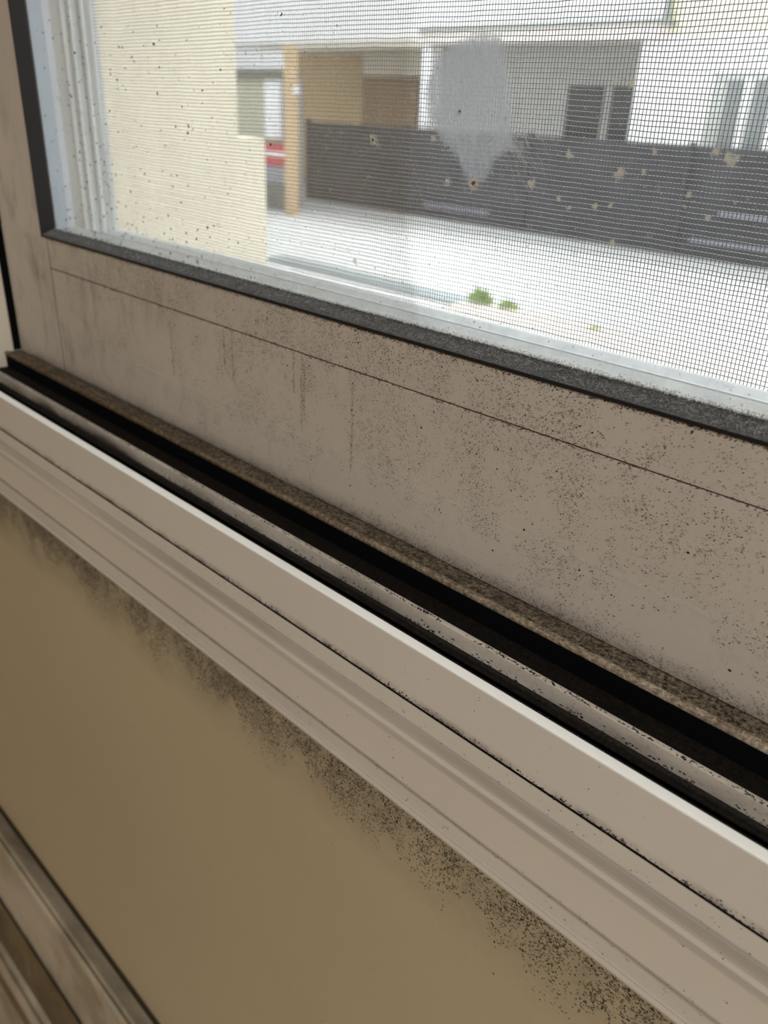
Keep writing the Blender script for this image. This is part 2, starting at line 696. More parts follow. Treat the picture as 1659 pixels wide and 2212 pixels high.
# black strips painted in for the dark gap between jamb and sash stile
b = MB()
b.box(XJ - .0005, -.5186, .1962, .2188, ZB, .64)
b.box(-.5186, -.5163, .2030, .2188, ZB, .64)
b.build('black_gap_strip', M_black, win)

# back ledge (mouldy felt) under the sash
zl = ZB - .0004
YL = .1902
b = MB()
b.box(XJ, .415, YL + .0022, .262, zl - .012, zl)
b.build('track_ledge', M_ledge, win)
b = MB()
b.extrude(rounded([(YL, zl - .0016), (YL + .0024, zl - .0016), (YL + .0024, zl + .0007), (YL, zl + .0005)], .0007, 3), XJ, .415, n=1)
b.build('ledge_lip', M_ledge_lip, win, True)
# channel, coloured black in place of deep shade
ZC = -.1902 * T(39.3)
b = MB()
b.box(XJ, .415, YL + .0004, YL + .0030, ZC - .004, zl - .0014)
b.build('channel_back', M_black, win)
b = MB()
b.box(XJ, .415, .1700, YL + .0010, ZC - .004, ZC)
b.build('channel_floor', M_brown, win)
# second rail
Z2 = -.1757 * T(40.36)
b = MB()
b.extrude(rounded([(.1737, ZC - .003), (.1757, ZC - .003), (.1757, Z2), (.1737, Z2)], .0004, 3), XJ, .415)
b.build('track_rail', M_rail, win)
# groove between the rail and the inner lip: two little steps
zg = -.1736 * T(41.78)
b = MB()
b.extrude([(.1745, zg - .004), (.1745, zg), (.1724, zg), (.1722, zg - .0011), (.1704, zg - .0012), (.1702, zg - .0026), (.1570, zg - .0026), (.1570, zg - .006)], XJ, .415)
b.build('groove_floor', M_groove, win)
b = MB()
for yy, zz in ((.17235, zg - .0006), (.17035, zg - .0018)):
    b.box(XJ, .415, yy - .00035, yy + .0003, zz - .0005, zz + .0007)
b.build('groove_lines', M_groove, win)
# inner lip
ZL = -.1608 * T(42.88)
ZLB = -.1565 * T(47.42)
b = MB()
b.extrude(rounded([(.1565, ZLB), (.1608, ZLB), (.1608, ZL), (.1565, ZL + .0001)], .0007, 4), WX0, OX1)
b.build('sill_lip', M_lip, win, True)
for p in bpy.data.objects['sill_lip'].data.polygons:
    p.use_smooth = False
# dirt in the crack under the lip
b = MB()
b.box(WX0, OX1, .1569, .1590, ZLB - .0012, ZLB + .001)
b.build('crack_dirt', M_black, win)
b = MB()
b.box(WX0, OX1, .1609, .26, -.204, zl - .0125)
b.build('sill_core', M_groove, win)

# mould specks and hairs on the sill parts
b = MB()
for k in range(2600):
    x = random.uniform(-.5, .06)
    if fbm(x, 0, 40, 11) + random.uniform(-.3, .5) < 0:
        continue
    p = Vector((x, .15640, ZLB + abs(random.gauss(0, .0009))))
    blob(b, p, AX, AZ, random.uniform(.0001, .00024), 5, random.uniform(1, 2))
for k in range(70):
    p = Vector((random.uniform(-.48, .05), .15640, random.uniform(ZLB, ZL - .001)))
    blob(b, p, AX, AZ, random.uniform(.00008, .0002), 6)
tag(b.build('lip_specks', M_speck, win), kind='stuff')
b = MB()
for k in range(1700):
    x = random.uniform(-.515, .06)
    if fbm(x, 3, 50, 2) + random.uniform(-.3, .6) < 0:
        continue
    p = Vector((x, random.uniform(.1737, .1750), Z2 + .00006))
    blob(b, p, AX, AY, random.uniform(.0001, .0003), 6, random.uniform(1, 2))
for k in range(1100):
    x = random.uniform(-.515, .06)
    p = Vector((x, .17362, zg + abs(random.gauss(0, .0011))))
    if p.z > Z2 - .0003 or fbm(x, 5, 60, 4) < -.08:
        continue
    blob(b, p, AX, AZ, random.uniform(.00012, .0003), 6, random.uniform(1, 2))
tag(b.build('rail_specks', M_speck, win), kind='stuff')
b = MB()
for k in range(2600):
    x = random.uniform(-.515, .06)
    p = Vector((x, random.uniform(YL + .001, .1998), zl + .0002 + random.uniform(0, .0006)))
    fibre(b, p, AX, AY, random.uniform(0, 2 * pi), random.uniform(.0008, .0028), .00007, random.uniform(-.9, .9))
tag(b.build('dust_hairs', M_speck, win), kind='stuff')
b = MB()
for k in range(1500):
    x = random.uniform(-.515, .06)
    p = Vector((x, random.uniform(YL + .001, .1990), zl + .0003 + random.uniform(0, .0006)))
    fibre(b, p, AX, AY, random.uniform(0, 2 * pi), random.uniform(.0006, .002), .00006, random.uniform(-.9, .9))
for k in range(500):
    p = Vector((random.uniform(-.515, .06), random.uniform(.161, .170), zg - .0024))
    fibre(b, p, AX, AY, random.uniform(0, 2 * pi), random.uniform(.0006, .002), .00005, random.uniform(-.9, .9))
tag(b.build('pale_dust_hairs', M_hair_pale, win), kind='stuff')

# ================================================================ trim under the window
zt = lambda y, a: -y * T(a)
prof = [(.1600, ZLB - .0009), (.1566, ZLB - .0009), (.1563, zt(.1563, 48.72)), (.15535, zt(.15535, 48.85)), (.1553, zt(.1553, 49.5)),
        (.1558, zt(.1558, 49.62)), (.1558, zt(.1558, 49.8)), (.1549, zt(.1549, 50.0)), (.1551, zt(.1551, 51.4)), (.1551, zt(.1551, 52.70)),
        (.1558, zt(.1558, 52.85)), (.1546, zt(.1546, 53.02)), (.1542, zt(.1542, 53.85)), (.1534, zt(.1534, 53.93)), (.1532, zt(.1532, 54.2)), (.1540, zt(.1540, 54.3)), (.1560, zt(.1555, 54.32)),
        (.1600, zt(.1555, 54.3))]
b = MB()
b.extrude(prof, -.80, .70)
trim = b.build('trim_1', M_trim)
tag(trim, 'ribbed cream plastic trim between the window lip and the tan wall', 'trim', kind='structure')
b = MB()
for k in range(900):
    x = random.uniform(-.55, .06)
    a = random.choice((random.gauss(52.87, .10), random.gauss(53.4, .35), random.gauss(48.6, .3), random.gauss(48.0, .4)))
    y = .1545 if a > 53 else (.1549 if a > 52.4 else .1560)
    p = Vector((x, y - .0004, zt(y - .0004, a)))
    blob(b, p, AX, AZ, random.uniform(.00006, .00018), 5, random.uniform(1, 2))
for k in range(50):
    a = random.uniform(48, 54)
    p = Vector((random.uniform(-.5, .05), .1545, zt(.1545, a)))
    blob(b, p, AX, AZ, random.uniform(.0001, .0003), 6)
tag(b.build('trim_specks', M_speck, trim), kind='stuff')

# old painted moulding lower on the wall
b = MB()
yz = lambda a, y: (y, -y * T(a))
b.extrude([(.1600, -.6000), yz(75.66, .1550), yz(76.50, .1440), yz(76.62, .1432), yz(76.74, .1428), yz(76.86, .1408), yz(77.0, .1395), yz(77.18, .1385),
           yz(77.35, .1395), yz(77.6, .1400), yz(79.0, .1370), yz(80.2, .1340), (.1340, -.86), (.1600, -.86)], RX0, RX1)
dado = b.build('trim_2', M_dado)
tag(dado, 'old stained painted wooden moulding low on the tan wall', 'trim', kind='structure')
b = MB()
b.extrude([(.1345, -.70), yz(79.85, .1335), yz(80.75, .1330), (.1345, -.83)], RX0, RX1)
b.build('bare_wood_band', M_dado_dark, dado)
b = MB()
b.extrude([(.1345, -.79), yz(80.85, .1290), yz(81.0, .1260), yz(81.30, .1245), yz(81.42, .1250), yz(81.55, .1240), yz(82.9, .1225), (.1225, -1.05), (.1345, -1.05)], RX0, RX1)
b.build('lower_board', M_dado, dado)
b = MB()
b.extrude([(.1255, -.835), yz(81.48, .1242), yz(81.78, .1228), (.1255, -.87)], RX0, RX1)
b.build('dark_groove', M_dado_dark, dado)
b = MB()
b.box(RX0, RX1, .1535, .1556, -.1545 * T(75.58), -.1545 * T(75.42))  # dark strip painted in as the shadow line above the moulding
b.build('painted_shadow_line', M_shadow_line, dado)

# ================================================================ sliding sash
sash = empty('window_sash', (0, YA, ZB))
tag(sash, 'mould-specked grey-cream sliding sash holding the dirty glass', 'window sash')
# stiles
b = MB()
b.extrude_z(rounded([(-.5160, YA), (XS, YA), (XS, YR), (-.5160, YR)], .0006, 2), ZG, ZT + .06)
b.box(-.5160, -.45700, YA, YR, ZB, ZG)
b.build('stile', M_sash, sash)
b = MB()
b.extrude_z(rounded([(XR, YA), (.414, YA), (.414, YR), (XR, YR)], .0006, 2), ZG, ZT + .06)
b.box(XR, .414, YA, YR, ZB, ZG)
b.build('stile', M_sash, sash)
# bottom rail with the faint crease, its glazing bead above
zb = -YA * T(23.43)
b = MB()
b.extrude(rounded([(YA, ZB), (YR, ZB), (YR, zb - .0002), (YA, zb - .0002), (YA, -.1232), (YA - .00007, -.1220), (YA, -.1206)], .0005, 3), -.4560, XR)
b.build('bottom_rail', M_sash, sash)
b = MB()
b.extrude(rounded([(YA, zb + .0002), (YR, zb + .0002), (YR, ZG + .0022), (YG + .0004, ZG + .0022), (YG - .001, ZG - .0008), (YA, ZG - .0003)], .0004, 3), -.4560, XR)
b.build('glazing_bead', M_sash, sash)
b = MB()
b.box(XS, XR, YA, YR, ZT, ZT + .06)
b.build('top_rail', M_sash, sash)
b = MB()
b.box(-.4570, -.4560, YA + .0001, YA + .004, ZB, ZG)
b.box(-.4563, XR, YA + .0005, YA + .004, zb - .0004, zb + .0004)
b.build('seam_grime', M_seam, sash)
# rebate outside the glass (seen through it)
b = MB()
zr = -YG * T(17.78)
b.box(XS + .0001, XS + .0012, YG + .0005, YR, zr, ZT)
b.build('side_rebate', M_rebate, sash)
b = MB()
b.box(XS, XR, YG + .0005, YR + .0006, zr - .004, zr + .0003)
b.build('bottom_rebate', M_rebate_dirty, sash)
# gasket: bottom strip with black front, fuzzy slanted top; smooth side strip
b = MB()
b.extrude([(YA - .0004, ZG - .0002), (YA - .0004, ZG + .0006), (YA + .001, ZG + .0009), (YG + .0003, ZG + .0034), (YG + .0003, ZG - .0002)], XS - .0001, XR)
b.build('bottom_gasket', M_gasket_fuzz, sash)
b = MB()
b.box(XS - .0004, XR, YA - .0006, YA + .0006, ZG - .0006, ZG + .0005)
b.build('gasket_lip', M_gasket, sash)
b = MB()
b.extrude_z([(XS - .0004, YA - .0005), (XS + .0003, YA - .0004), (XS + .0010, YG - .0002), (XS - .0004, YG)], ZG + .0005, ZT)
b.build('side_gasket', M_gasket, sash)
b = MB()
for k in range(5200):
    x = random.uniform(XS, .06)
    t_ = random.random()
    y = YA + .0005 + t_ * .0066
    z = ZG + .0010 + t_ * .0022 + random.uniform(0, .0006)
    fibre(b, Vector((x, y, z)), AX, Vector((0, .95, .30)), random.uniform(0, 2 * pi), random.uniform(.0005, .0021), random.uniform(.00003, .00007), random.uniform(-1.2, 1.2))
tag(b.build('gasket_fluff', M_hair_pale, sash), kind='stuff')
b = MB()
for k in range(1500):
    x = random.uniform(XS, .06)
    y = YG - random.uniform(.0002, .0012)
    fibre(b, Vector((x, y, ZG + .0030)), AX, Vector((0, .3, .95)), random.uniform(.6, 2.5), random.uniform(.0004, .0011), .00007, random.uniform(-.9, .9))
tag(b.build('dark_gasket_fluff', M_gasket, sash), kind='stuff')

# mould specks and hairs on the sash face
b = MB()
b2 = MB()
n_ok = 0
YF = YA - .00018
for k in range(150000):
    x = random.uniform(-.505, .055)
    z = random.uniform(ZB + .001, ZG - .0006)
    h = (z - ZB) / (ZG - ZB)
    bead = z > zb
    m = fbm(x, z, 38, 1.7) * .65 + fbm(x, z * .5, 110, 6.1) * .5 + fbm(x, z, 420, 9.7) * .55
    rightness = min(1, max(0, (x + .50) / .36))
    base = .075 + .16 * rightness + (.26 if bead else .17 * max(0, h - .2)) - (.16 if h < .22 else 0)
    pr_ = max(0, base + .55 * m)
    if random.random() > min(.8, pr_ ** 1.5 * 1.6):
        continue
    p = Vector((x, YF, z))
    r_ = random.random()
    dst = b if random.random() < .38 else b2
    if r_ < .42:
        fibre(dst, p, AX, AZ, random.uniform(0, 2 * pi), random.uniform(.0002, .0008), random.uniform(.00005, .00011), random.uniform(-1.3, 1.3), 2)
    else:
        blob(dst, p, AX, AZ, random.uniform(.00004, .00015), 6, random.uniform(.8, 1.9), random.uniform(0, 3), .55)
    n_ok += 1
for k in range(150):
    p = Vector((random.uniform(-.45, .05), YF, random.uniform(ZB + .004, ZG - .001)))
    blob(b, p, AX, AZ, random.uniform(.00012, .00034), 7, random.uniform(.8, 1.5), random.uniform(0, 3), .5)
# drip streaks
for x0 in (-.292, -.286, -.2445, -.2395, -.2380, -.335, -.41, -.21):
    ztop = random.uniform(-.092, -.084)
    ln = random.uniform(.015, .036)
    for k in range(int(ln * 6000)):
        t_ = random.random()
        p = Vector((x0 + random.gauss(0, .00035) + .0006 * fbm(x0, t_, 5, 3), YF, ztop - t_ * ln))
        blob(b if random.random() < .3 else b2, p, AX, AZ, random.uniform(.00006, .00018), 5)
# fuzzy black fringe at the foot of the rail and under the gasket
for k in range(5200):
    x = random.uniform(-.50, .06)
    hh = (.0009 + .0018 * min(1, max(0, (x + .36) / .3))) * (1 + .8 * fbm(x, 1, 60, 9))
    p = Vector((x, YF, ZB + abs(random.gauss(0, 1)) * hh))
    fibre(b, p, AX, AZ, random.uniform(0, 2 * pi), random.uniform(.0003, .0012), random.uniform(.00005, .00010), random.uniform(-1.3, 1.3))
for k in range(1500):
    x = random.uniform(-.455, .06)
    p = Vector((x, YF, ZG - .0007 - abs(random.gauss(0, 1)) * .0006))
    blob(b, p, AX, AZ, random.uniform(.00008, .0002), 5, 1.4)
for k in range(1300):
    x = random.uniform(-.455, .06)
    p = Vector((x, YF, zb + random.gauss(0, 1) * .0004))
    blob(b2, p, AX, AZ, random.uniform(.00008, .0002), 5, 1.6)
tag(b.build('mould_specks', M_speck, sash), kind='stuff')
tag(b2.build('soft_mould_specks', M_speck2, sash), kind='stuff')

# ---------------------------------------------------------------- glass and what sticks to it
b = MB()
b.box(XS - .003, XR + .003, YG, YG + .0003, ZG - .002, ZT + .003)
pane = b.build('glass_pane', M_glass, sash)
tag(pane, 'dirty see-through glass with dried smear and spots')


def density_film(name, inside, x0, x1, z0, z1, nx, nz, mat, parent, y):
    vs, dn = [], []
    for i in range(nx + 1):
        for k in range(nz + 1):
            x = x0 + (x1 - x0) * i / nx
            z = z0 + (z1 - z0) * k / nz
            vs.append((x, y, z))
            dn.append(inside(x, z))
    fs = []
    for i in range(nx):
        for k in range(nz):
            a = i * (nz + 1) + k
            q = (a, a + nz + 1, a + nz + 2, a + 1)
            if max(dn[t] for t in q) > .003:
                fs.append(q)
    o = link(name, vs, fs, mat, parent)
    at = o.data.attributes.new('coverage', 'FLOAT', 'POINT')
    for i, v in enumerate(dn):
        at.data[i].value = v
    return o


SM = [
    (-0.16866, 0.02165), (-0.16116, 0.02079), (-0.15963, 0.01775), (-0.1567, 0.00923), (-0.15477, 0.00112), (-0.15313, -0.00597), (-0.14864, -0.01116), (-0.1546, -0.0097), (-0.15932, -0.01248), (-0.16206, -0.01842), (-0.16913, -0.01966), (-0.1745, -0.01283), (-0.18157, -0.00803), (-0.18695, -0.00176), (-0.18987, 0.00521), (-0.188, 0.01025), (-0.18388, 0.01634), (-0.17786, 0.01921)]


def edge_dist(x, z):
    ins = False
    best = 9.0
    n = len(SM)
    for i in range(n):
        (ax, az), (bx, bz) = SM[i], SM[(i + 1) % n]
        if (az > z) != (bz > z) and x < (bx - ax) * (z - az) / (bz - az) + ax:
            ins = not ins
        dx, dz = bx - ax, bz - az
        t_ = max(0, min(1, ((x - ax) * dx + (z - az) * dz) / (dx * dx + dz * dz)))
        best = min(best, math.hypot(x - ax - dx * t_, z - az - dz * t_))
    return best if ins else -best


sx0, sx1 = min(p[0] for p in SM), max(p[0] for p in SM)
sz0, sz1 = min(p[1] for p in SM), max(p[1] for p in SM)


def smear_density(x, z):
    d = edge_dist(x, z) + .0007 * fbm(x, z, 900, 2) + .0003 * sin(z * 4100)
    low = max(0, min(1, (z - sz0) / ((sz1 - sz0) * .42)))
    a = max(0, min(1, d / .0022)) ** .7
    streak = .88 + .22 * fbm(x * 1.0 + z * .3, z * .15, 700, 4)
    return a * (.60 + .40 * low) * streak


density_film('dried_smear', smear_density, sx0 - .002, sx1 + .002, sz0 - .002, sz1 + .002, 110, 170, M_smear, pane, YG - .0002)


def low_dust(x, z):
    h = (z - (zr + .0006)) / .0135
    rr = min(1, max(.0, (x + .40) / .25))
    side = .30 + .70 * rr
    n_ = .75 + .7 * fbm(x, z, 130, 5)
    return max(0, min(1, (1 - h) ** 1.3 * n_ * side)) if h < 1 else 0


density_film('dust_film', low_dust, XS, .10, zr, zr + .0135, 420, 12, M_film, pane, YG - .00018)

# crumbs of white caulk at the foot of the glass
b = MB()
nx = 1700
for i in range(nx):
    x = XS + (.10 - XS) * i / nx
    rr = min(1, max(.12, (x + .40) / .22))
    for k in range(3):
        if random.random() > .35 + .6 * rr:
            continue
        c_ = Vector((x + random.uniform(-.0004, .0004), YG - random.uniform(.0002, .0009), ZG + .0034 + random.uniform(0, .0014) * rr))
        s_ = random.uniform(.0001, .0003) * (.6 + .5 * rr)
        vs = [c_ + Vector(q) * s_ * random.uniform(.6, 1.3) for q in ((1, 0, 0), (-1, 0, 0), (0, 1, 0), (0, -1, 0), (0, 0, 1), (0, 0, -1))]
        b.add(vs, [(0, 2, 4), (2, 1, 4), (1, 3, 4), (3, 0, 4), (2, 0, 5), (1, 2, 5), (3, 1, 5), (0, 3, 5)])
tag(b.build('caulk_crumbs', M_caulk, sash), 'crumbly white caulk residue', kind='stuff')

YD = YG - .00032
b = MB()
for k in range(2300):
    x = XS + (.08 - XS) * random.random() ** 1.25
    z = zr + (.13) * random.random() ** 1.5
    if fbm(x, z, 40, 13) + random.uniform(-.25, .45) < 0:
        continue
    blob(b, Vector((x, YD, z)), AX, AZ, random.uniform(.00010, .00034) * (1.5 if random.random() < .08 else 1), 6, random.uniform(.8, 1.3), random.uniform(0, 3))
tag(b.build('dust_spots', M_spot, pane), kind='stuff')
b = MB()
for k in range(380):
    x = random.gauss(-.40, .06)
    if x < XS + .002:
        continue
    z = zr + .10 * random.random() ** 1.6
    blob(b, Vector((x, YD, z)), AX, AZ, random.uniform(.00015, .0005), 7, random.uniform(.9, 1.8), random.uniform(0, 3), .5)
tag(b.build('dark_spots', M_fly, pane), kind='stuff')
b = MB()
for k in range(1100):
    x = random.uniform(-.33, .0)
    z = random.uniform(-.05, .04)
    blob(b, Vector((x, YD, z)), AX, AZ, random.uniform(.00007, .00024) * (2.2 if random.random() < .07 else 1), 7, random.uniform(.9, 1.5), random.uniform(0, 3), .5)
for k in range(90):
    ring(b, Vector((random.uniform(-.30, -.02), YD, random.uniform(-.05, .02))), AX, AZ, random.uniform(.0004, .0008), .00016)
tag(b.build('pale_spots', M_spot_pale, pane), kind='stuff')
b = MB()
for k in range(900):
    x, z = random.uniform(sx0, sx1), random.gauss(sz0 + .35 * (sz1 - sz0), .25 * (sz1 - sz0))
    if edge_dist(x, z) < -.001:
        continue
    fibre(b, Vector((x, YD, z)), AX, AZ, random.uniform(0, 2 * pi), random.uniform(.0003, .0018), random.uniform(.00005, .0001), random.uniform(-1.5, 1.5))
for k in range(160):
    x, z = random.gauss(SM[5][0] + .003, .004), random.gauss(SM[5][1], .006)
    fibre(b, Vector((x, YD, z)), AX, AZ, -1.0 + random.uniform(-.3, .3), random.uniform(.001, .004), .00006, random.uniform(-.4, .4))
tag(b.build('white_fibres', M_white_fibre, pane), kind='stuff')
for (x, z, r_, kind_) in [
    (-0.17425, 0.00042, 0.00082, 1),
    (-0.16667, -0.0188, 0.00167, 1),
    (-0.21079, -0.00924, 0.00132, 1),
    (-0.18393, -0.00749, 0.00102, 0),
    (-0.17742, -0.01927, 0.001, 0),
    (-0.13391, -0.00893, 0.00116, 0),
    (-0.11806, -0.01277, 0.0015, 0),
    (-0.09278, -0.00602, 0.001, 0),
    (-0.08927, -0.00733, 0.00152, 0),
    (-0.11846, 0.00848, 0.00104, 0),
    (-0.12329, 0.00896, 0.00063, 0),
    (-0.1357, -0.02013, 0.00083, 0),
    (-0.14561, -0.01744, 0.00112, 0),
    (-0.12392, -0.02152, 0.00078, 0),
    (-0.10924, -0.00646, 0.00081, 0),
    (-0.09794, -0.01586, 0.00058, 0),
    (-0.09176, -0.02066, 0.00066, 0),
    (-0.11132, -0.01149, 0.00072, 0),
    (-0.11704, -0.02997, 0.00077, 0),
    (-0.21809, -0.04937, 0.00106, 0),
    (-0.11909, -0.02057, 0.00065, 0),
    (-0.13192, -0.02257, 0.00082, 0),
    (-0.31996, -0.06401, 0.00158, 1)]:
    def blot(u, v, x=x, z=z, r_=r_):
        d = math.hypot(u - x, v - z) / r_ + .9 * fbm(u, v, 700, x * 50)
        return max(0, min(1, (1.25 - d) * 1.5))
    o = density_film('tan_blotch' if kind_ == 0 else 'brown_centred_spot', blot, x - 1.7 * r_, x + 1.7 * r_, z - 1.7 * r_, z + 1.7 * r_, 22, 22, M_blot, pane, YD - .0001)
    if kind_ == 1:
        b = MB()
        blob(b, Vector((x, YD - .0002, z)), AX, AZ, r_ * .45, 9, 1, 0, .4)
        b.build('spot_centre', M_spot_brown, o)

# ================================================================ insect screen
scr = empty('insect_screen', (0, YS, -.0717))
tag(scr, 'fine grey insect mesh in a white vinyl frame outside the glass', 'insect screen')
XM0, XM1, ZM0, ZM1 = -1.9105 * YS, .40, -YS * T(15.95), .60
Y0 = .2253
b = MB()
pr = [(-.5185, .2205), (XS - .0040, .2205), (XS - .0012, Y0), (XS - .0002, Y0 + .0006), (XS - .0004, Y0 + .0032), (XS + .0006, Y0 + .0042), (XS + .0008, Y0 + .0052), (XS - .0005, Y0 + .0064),
      (XS - .0006, Y0 + .0096), (XS + .0004, Y0 + .0108), (XS + .0004, Y0 + .0122), (XM0 - .0004, Y0 + .0134), (XM0, YS - .0003), (XM0, YS + .004), (-.5185, YS + .004)]
b.extrude_z(pr, ZM0 - .03, ZM1 + .02)
b.build('screen_stile', M_screen_white, scr)
b = MB()
b.box(XM1, XM1 + .014, YS - .004, YS + .006, ZM0 - .03, ZM1 + .02)
b.build('screen_stile', M_screen_white, scr)
b = MB()
zq = ZM0 - .0004
b.extrude([(Y0, ZM0 - .030), (Y0, zq - .0006), (Y0 + .0012, zq), (Y0 + .0034, zq - .0006), (Y0 + .0046, zq + .0007), (Y0 + .0060, zq + .0007), (Y0 + .0072, zq - .0008), (Y0 + .0110, zq - .0008), (YS - .0012, ZM0), (YS + .004, ZM0), (YS + .004, ZM0 - .030)], XM0, XM1)
b.build('screen_rail', M_rail_white, scr)
b = MB()
b.box(XM0, XM1, YS - .004, YS + .006, ZM1, ZM1 + .02)
b.build('screen_rail', M_screen_white, scr)

PX, PZ, RW = .00123, .00150, .00014


def warp(x, z):
    u = (x - XM0)
    dz = .0011 * exp(-u / .09) * sin((z + .05) * 26) + .0006 * sin(x * 19 + z * 30) + .00025 * fbm(x, z, 45, 2)
    dx = .0006 * sin(z * 34 + x * 12) + .00022 * fbm(x, z, 50, 7)
    dy = .0012 * sin((x + .5) * 9) * sin((z + .07) * 14)
    return dx, dy, dz


def wire(mb, pts, ax2):
    k0 = len(mb.v)
    for (x, y, z) in pts:
        mb.v.append((x, y - RW, z))
        mb.v.append((x + ax2[0] * RW, y, z + ax2[1] * RW))
        mb.v.append((x, y + RW, z))
        mb.v.append((x - ax2[0] * RW, y, z - ax2[1] * RW))
    for i in range(len(pts) - 1):
        for j_ in range(4):
            a = k0 + i * 4 + j_
            c = k0 + i * 4 + (j_ + 1) % 4
            mb.f.append((a, c, c + 4, a + 4))


b = MB()
zs = [ZM0 + (.13 - ZM0) * i / 34 for i in range(35)] + [.30, ZM1]
x = XM0 + PX * .5
while x < XM1:
    pts = []
    for z in zs:
        jx = .00012 * fbm(x * 3.1, z, 60, 21)
        dx, dy, dz = warp(x, z)
        f_ = 1 if z < .2 else 0
        pts.append((x + (dx + jx) * f_, YS + .0008 + dy * f_, z))
    wire(b, pts, (1, 0))
    x += PX
xs = [XM0 + (-.06 - XM0) * i / 100 for i in range(101)] + [.05, XM1]
z = ZM0 + PZ * .5
while z < ZM1:
    pts = []
    jz = random.gauss(0, .00006)
    for x in xs:
        dx, dy, dz = warp(x, z)
        f_ = 1 if z < .2 else 0
        pts.append((x, YS + .00095 + dy * f_, z + dz * f_ + jz))
    wire(b, pts, (0, 1))
    z += PZ
mesh = link('wire_mesh', b.v, b.f, M_wire, scr, True)

# ================================================================ outside
GZ = -1.65
b = MB()
b.box(-60, 40, YO, 60, GZ - .2, GZ)
tag(b.build('ground', M_ground), 'bright pale concrete yard outside the window', 'ground', kind='structure')

# cream wing of the building on the left
b = MB()
b.box(-4.2, -2.2, YO + .002, 2.2 / 1.381, -.094, 3.5)
b.box(-4.2, -2.2, YO + .002, 2.2 / 1.300, GZ, -.094)
tag(b.build('building_wing', M_cream), 'plain cream rendered wall close outside on the left', 'wall')

# house across the yard
F0, F1 = 12.0, 13.5
house = empty('house', (-8, F0, GZ))
tag(house, 'white house across the yard with a canopy and dark windows', 'house')


def hb(name, mat, r0, r1, t0, t1, y0, y1, bev=0):
    q = MB()
    q.box(r0 * y0, r1 * y0, y0, y1, max(GZ, t0 * y0), t1 * y0)
    return q.build(name, mat, house)


hb('front_wall', M_white, -.566, .25, -.3, .0905, F0, F0 + 1.4)
hb('siding_wall', M_siding, -.541, .25, .0905, .40, F0 + .02, F0 + 1.4)
hb('upper_wall', M_white, -1.60, -.542, .1085, .40, F0 - .02, F0 + 3)
hb('upper_wall', M_white, -1.60, -.93, .0945, .1085, F0 - .02, F0 + 3)
hb('drainpipe', M_gutter, -.5455, -.539, .098, .40, F0 - .12, F0 - .03)
hb('canopy', M_fascia, -.93, -.548, .0885, .1045, F0 - .35, F0 + 1.6)
hb('gutter', M_gutter, -.932, -.545, .1045, .1085, F0 - .42, F0 + .3)
hb('porch_wall', M_shade, -.925, -.50, -.3, .108, F1, F1 + .2)
hb('tan_wall', M_tan_out, -1.23, -1.03, -.3, .0945, F1 + .02, F1 + .2)
hb('brown_wall', M_brown_out, -1.045, -.905, -.3, .06, F1, F1 + .2)
hb('lintel', M_lintel, -1.045, -.923, .047, .0835, F1 - .5, F1 - .1)
hb('eave', M_lintel, -1.245, -.924, .0835, .0945, F0 - .05, F0 + 1.5)
hb('post', M_white, -.920, -.903, -.3, .088, F0 - .2, F0 + .1)
for r0, r1 in ((-.661, -.6105), (-.5965, -.560)):
    w_ = hb('window', M_pane, r0, r1, -.06, .0375, F1 - .04, F1 + .02)
w_ = hb('window', M_winframe, -.470, -.30, -.12, .0525, F0 - .05, F0 + .02)
for r0, r1 in ((-.4515, -.4325), (-.4185, -.399), (-.385, -.345)):
    q = MB()
    y0 = F0 - .07
    q.box(r0 * y0, r1 * y0, y0, y0 + .03, -.10 * y0, .0450 * y0)
    q.build('pane', M_pane2, w_)
for r0 in (-.4315, -.3985):
    q = MB()
    y0 = F0 - .10
    q.box(r0 * y0, (r0 + .0065) * y0, y0, y0 + .06, -.12 * y0, .0475 * y0)
    q.build('mullion', M_white, w_)

# cream-orange gatepost, little shed, striped board and grey box in the gap
b = MB()
b.box(-1.243 * 9.15, -1.2035 * 9.23, 9.15, 9.23, GZ, .0905 * 9.15)
gp = b.build('gatepost', M_column)
tag(gp, 'tall orange-cream post at the left end of the dark fence', 'post')
b = MB()
b.box(-1.219 * 9.1, -1.208 * 9.1, 9.11, 9.15, .018 * 9.1, .030 * 9.1)
b.build('notice_plate', M_white, gp)
shed = empty('shed', (-12.4, 9.5, GZ))
tag(shed, 'small pale shed with a dark lintel behind the cream wing', 'shed')
for nm, mt, r0, r1, t0, t1, y0, y1 in (
        ('wall_panel', M_shed_panel, -1.42, -1.300, -.35, .0400, 9.55, 9.9),
        ('lintel', M_shed_dark, -1.42, -1.246, .0400, .0555, 9.5, 9.9),
        ('white_door', M_white, -1.302, -1.250, -.055, .0400, 9.56, 9.9),
        ('side_post', M_greypaint, -1.252, -1.243, -.17, .0400, 9.50, 9.9),
        ('lower_wall', M_shed_panel, -1.302, -1.252, -.17, -.055, 9.62, 9.9)):
    q = MB()
    q.box(r0 * y0, r1 * y0, y0, y1, max(GZ, t0 * y0), t1 * y0)
    q.build(nm, mt, shed)
b = MB()
y0 = 9.40
b.box(-1.304 * y0, -1.2395 * y0, y0, y0 + .06, -.1000 * y0, -.063 * y0)
sg = b.build('striped_board', M_red)
tag(sg, 'red board with a white stripe on the grey box by the post', 'board')
b = MB()
b.box(-1.297 * y0, -1.2425 * y0, y0 - .012, y0, -.0835 * y0, -.0765 * y0)
b.build('white_stripe', M_white, sg)
bx_ = empty('utility_box', (-11.9, 9.45, GZ))
tag(bx_, 'grey utility box standing below the red striped board', 'box')
b = MB()
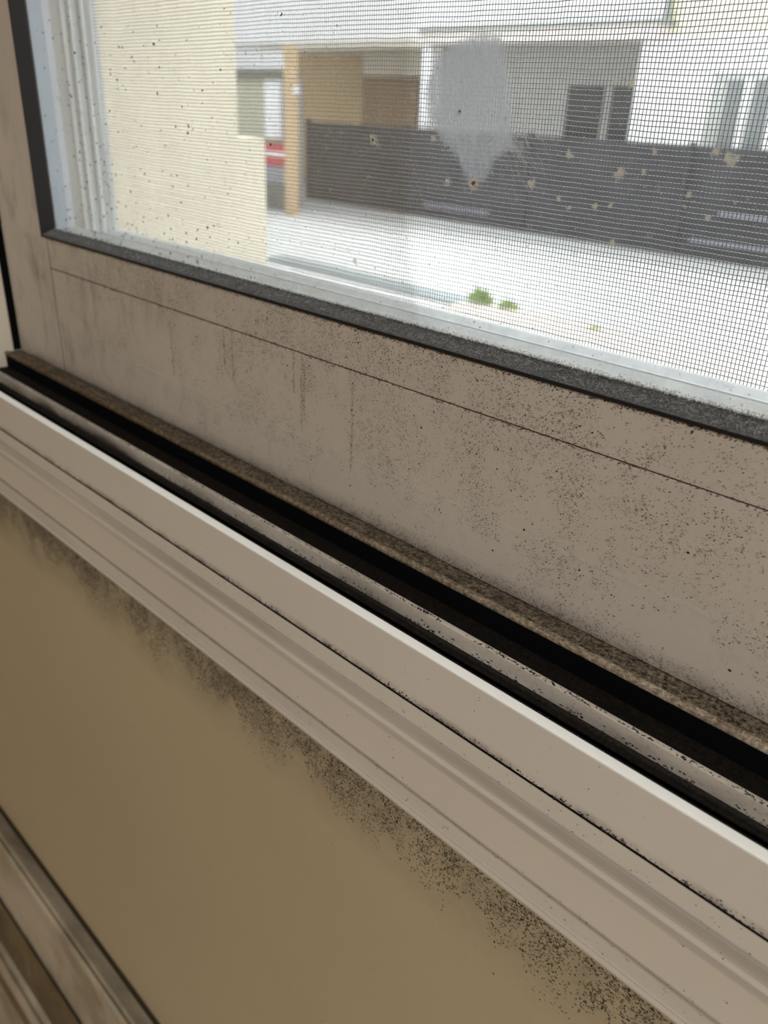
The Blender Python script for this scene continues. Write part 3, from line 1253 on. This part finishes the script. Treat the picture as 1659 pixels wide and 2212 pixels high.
b.box(-1.303 * 9.4, -1.2390 * 9.4, 9.4, 9.48, -.128 * 9.4, -.1008 * 9.4)
b.build('cabinet', M_greypaint, bx_)
b = MB()
b.box(-1.303 * 9.4, -1.2390 * 9.4, 9.41, 9.48, GZ, -.128 * 9.4)
b.build('plinth', M_shed_dark, bx_)

# dark fence
fy = 11.15
fence = empty('fence', (-8, fy, GZ))
tag(fence, 'charcoal metal fence across the white yard', 'fence')
b = MB()
zf0, zf1 = GZ, -.0222 * fy
nsl = 15
for i in range(nsl):
    z0 = zf0 + .02 + (zf1 - zf0 - .02) * i / nsl
    b.box(-1.182 * fy, 3.0, fy, fy + .03, z0, z0 + (zf1 - zf0 - .02) / nsl - .012)
b.box(-1.182 * fy, 3.0, fy + .03, fy + .05, zf0, zf1 - .01)
b.build('slats', M_fence, fence)
xx = -1.182 * fy
while xx < 3:
    q = MB()
    q.box(xx, xx + .07, fy - .03, fy + .06, zf0, zf1 + .03)
    q.build('post', M_fence, fence)
    xx += 2.6
for t0, r0 in ((-.1275, -.46), (-.094, -.43), (-.1300, -.90)):
    q = MB()
    q.box(r0 * fy, (r0 + .13) * fy if r0 < -.8 else 3.0, fy - .02, fy, t0 * fy - .012, t0 * fy + .016)
    q.build('pale_rail', M_fence_rail, fence)

# kerbs and weeds
b = MB()
b.box(-7.95, -4.95, 6.05, 6.40, GZ, GZ + .03, .01)
tag(b.build('kerb', M_kerb), 'low grey kerb strip across the pale yard', 'kerb')
b = MB()
b.box(-4.95, 1.5, 5.80, 6.42, GZ, GZ + .03, .01)
tag(b.build('paving_strip', M_peach), 'peach paving strip at the foot of the view, right of the grey kerb', 'paving')


def weed(loc, hgt, rad, n, label):
    q = MB()
    for k in range(n):
        a = random.uniform(0, 2 * pi)
        rr = rad * random.random() ** .5
        base = Vector((cos(a) * rr, sin(a) * rr * .6, random.uniform(0, hgt * .5) * (1 - .8 * rr / rad)))
        d = Vector((cos(a) * random.uniform(.1, .7), sin(a) * random.uniform(.1, .7), 1)).normalized()
        ln = hgt * random.uniform(.3, .62) * (1 - .45 * rr / rad)
        wd = ln * .17
        side = d.cross(Vector((sin(a * 3), cos(a * 2), .3))).normalized()
        q.add([base, base + d * ln * .5 + side * wd, base + d * ln, base + d * ln * .5 - side * wd], [(0, 1, 2, 3)])
    o = q.build('weed', M_leaf)
    o.location = loc
    return tag(o, label, 'weed', 'weeds along the kerb')


weed((-4.80, 6.22, GZ + .031), .20, .13, 260, 'largest tuft of bright green weed at the kerb end')
weed((-4.48, 6.24, GZ + .031), .15, .10, 180, 'smaller green weed tuft just right of the largest one')
weed((-3.53, 6.20, GZ + .031), .08, .07, 90, 'tiny green weed alone farther right on the paving')
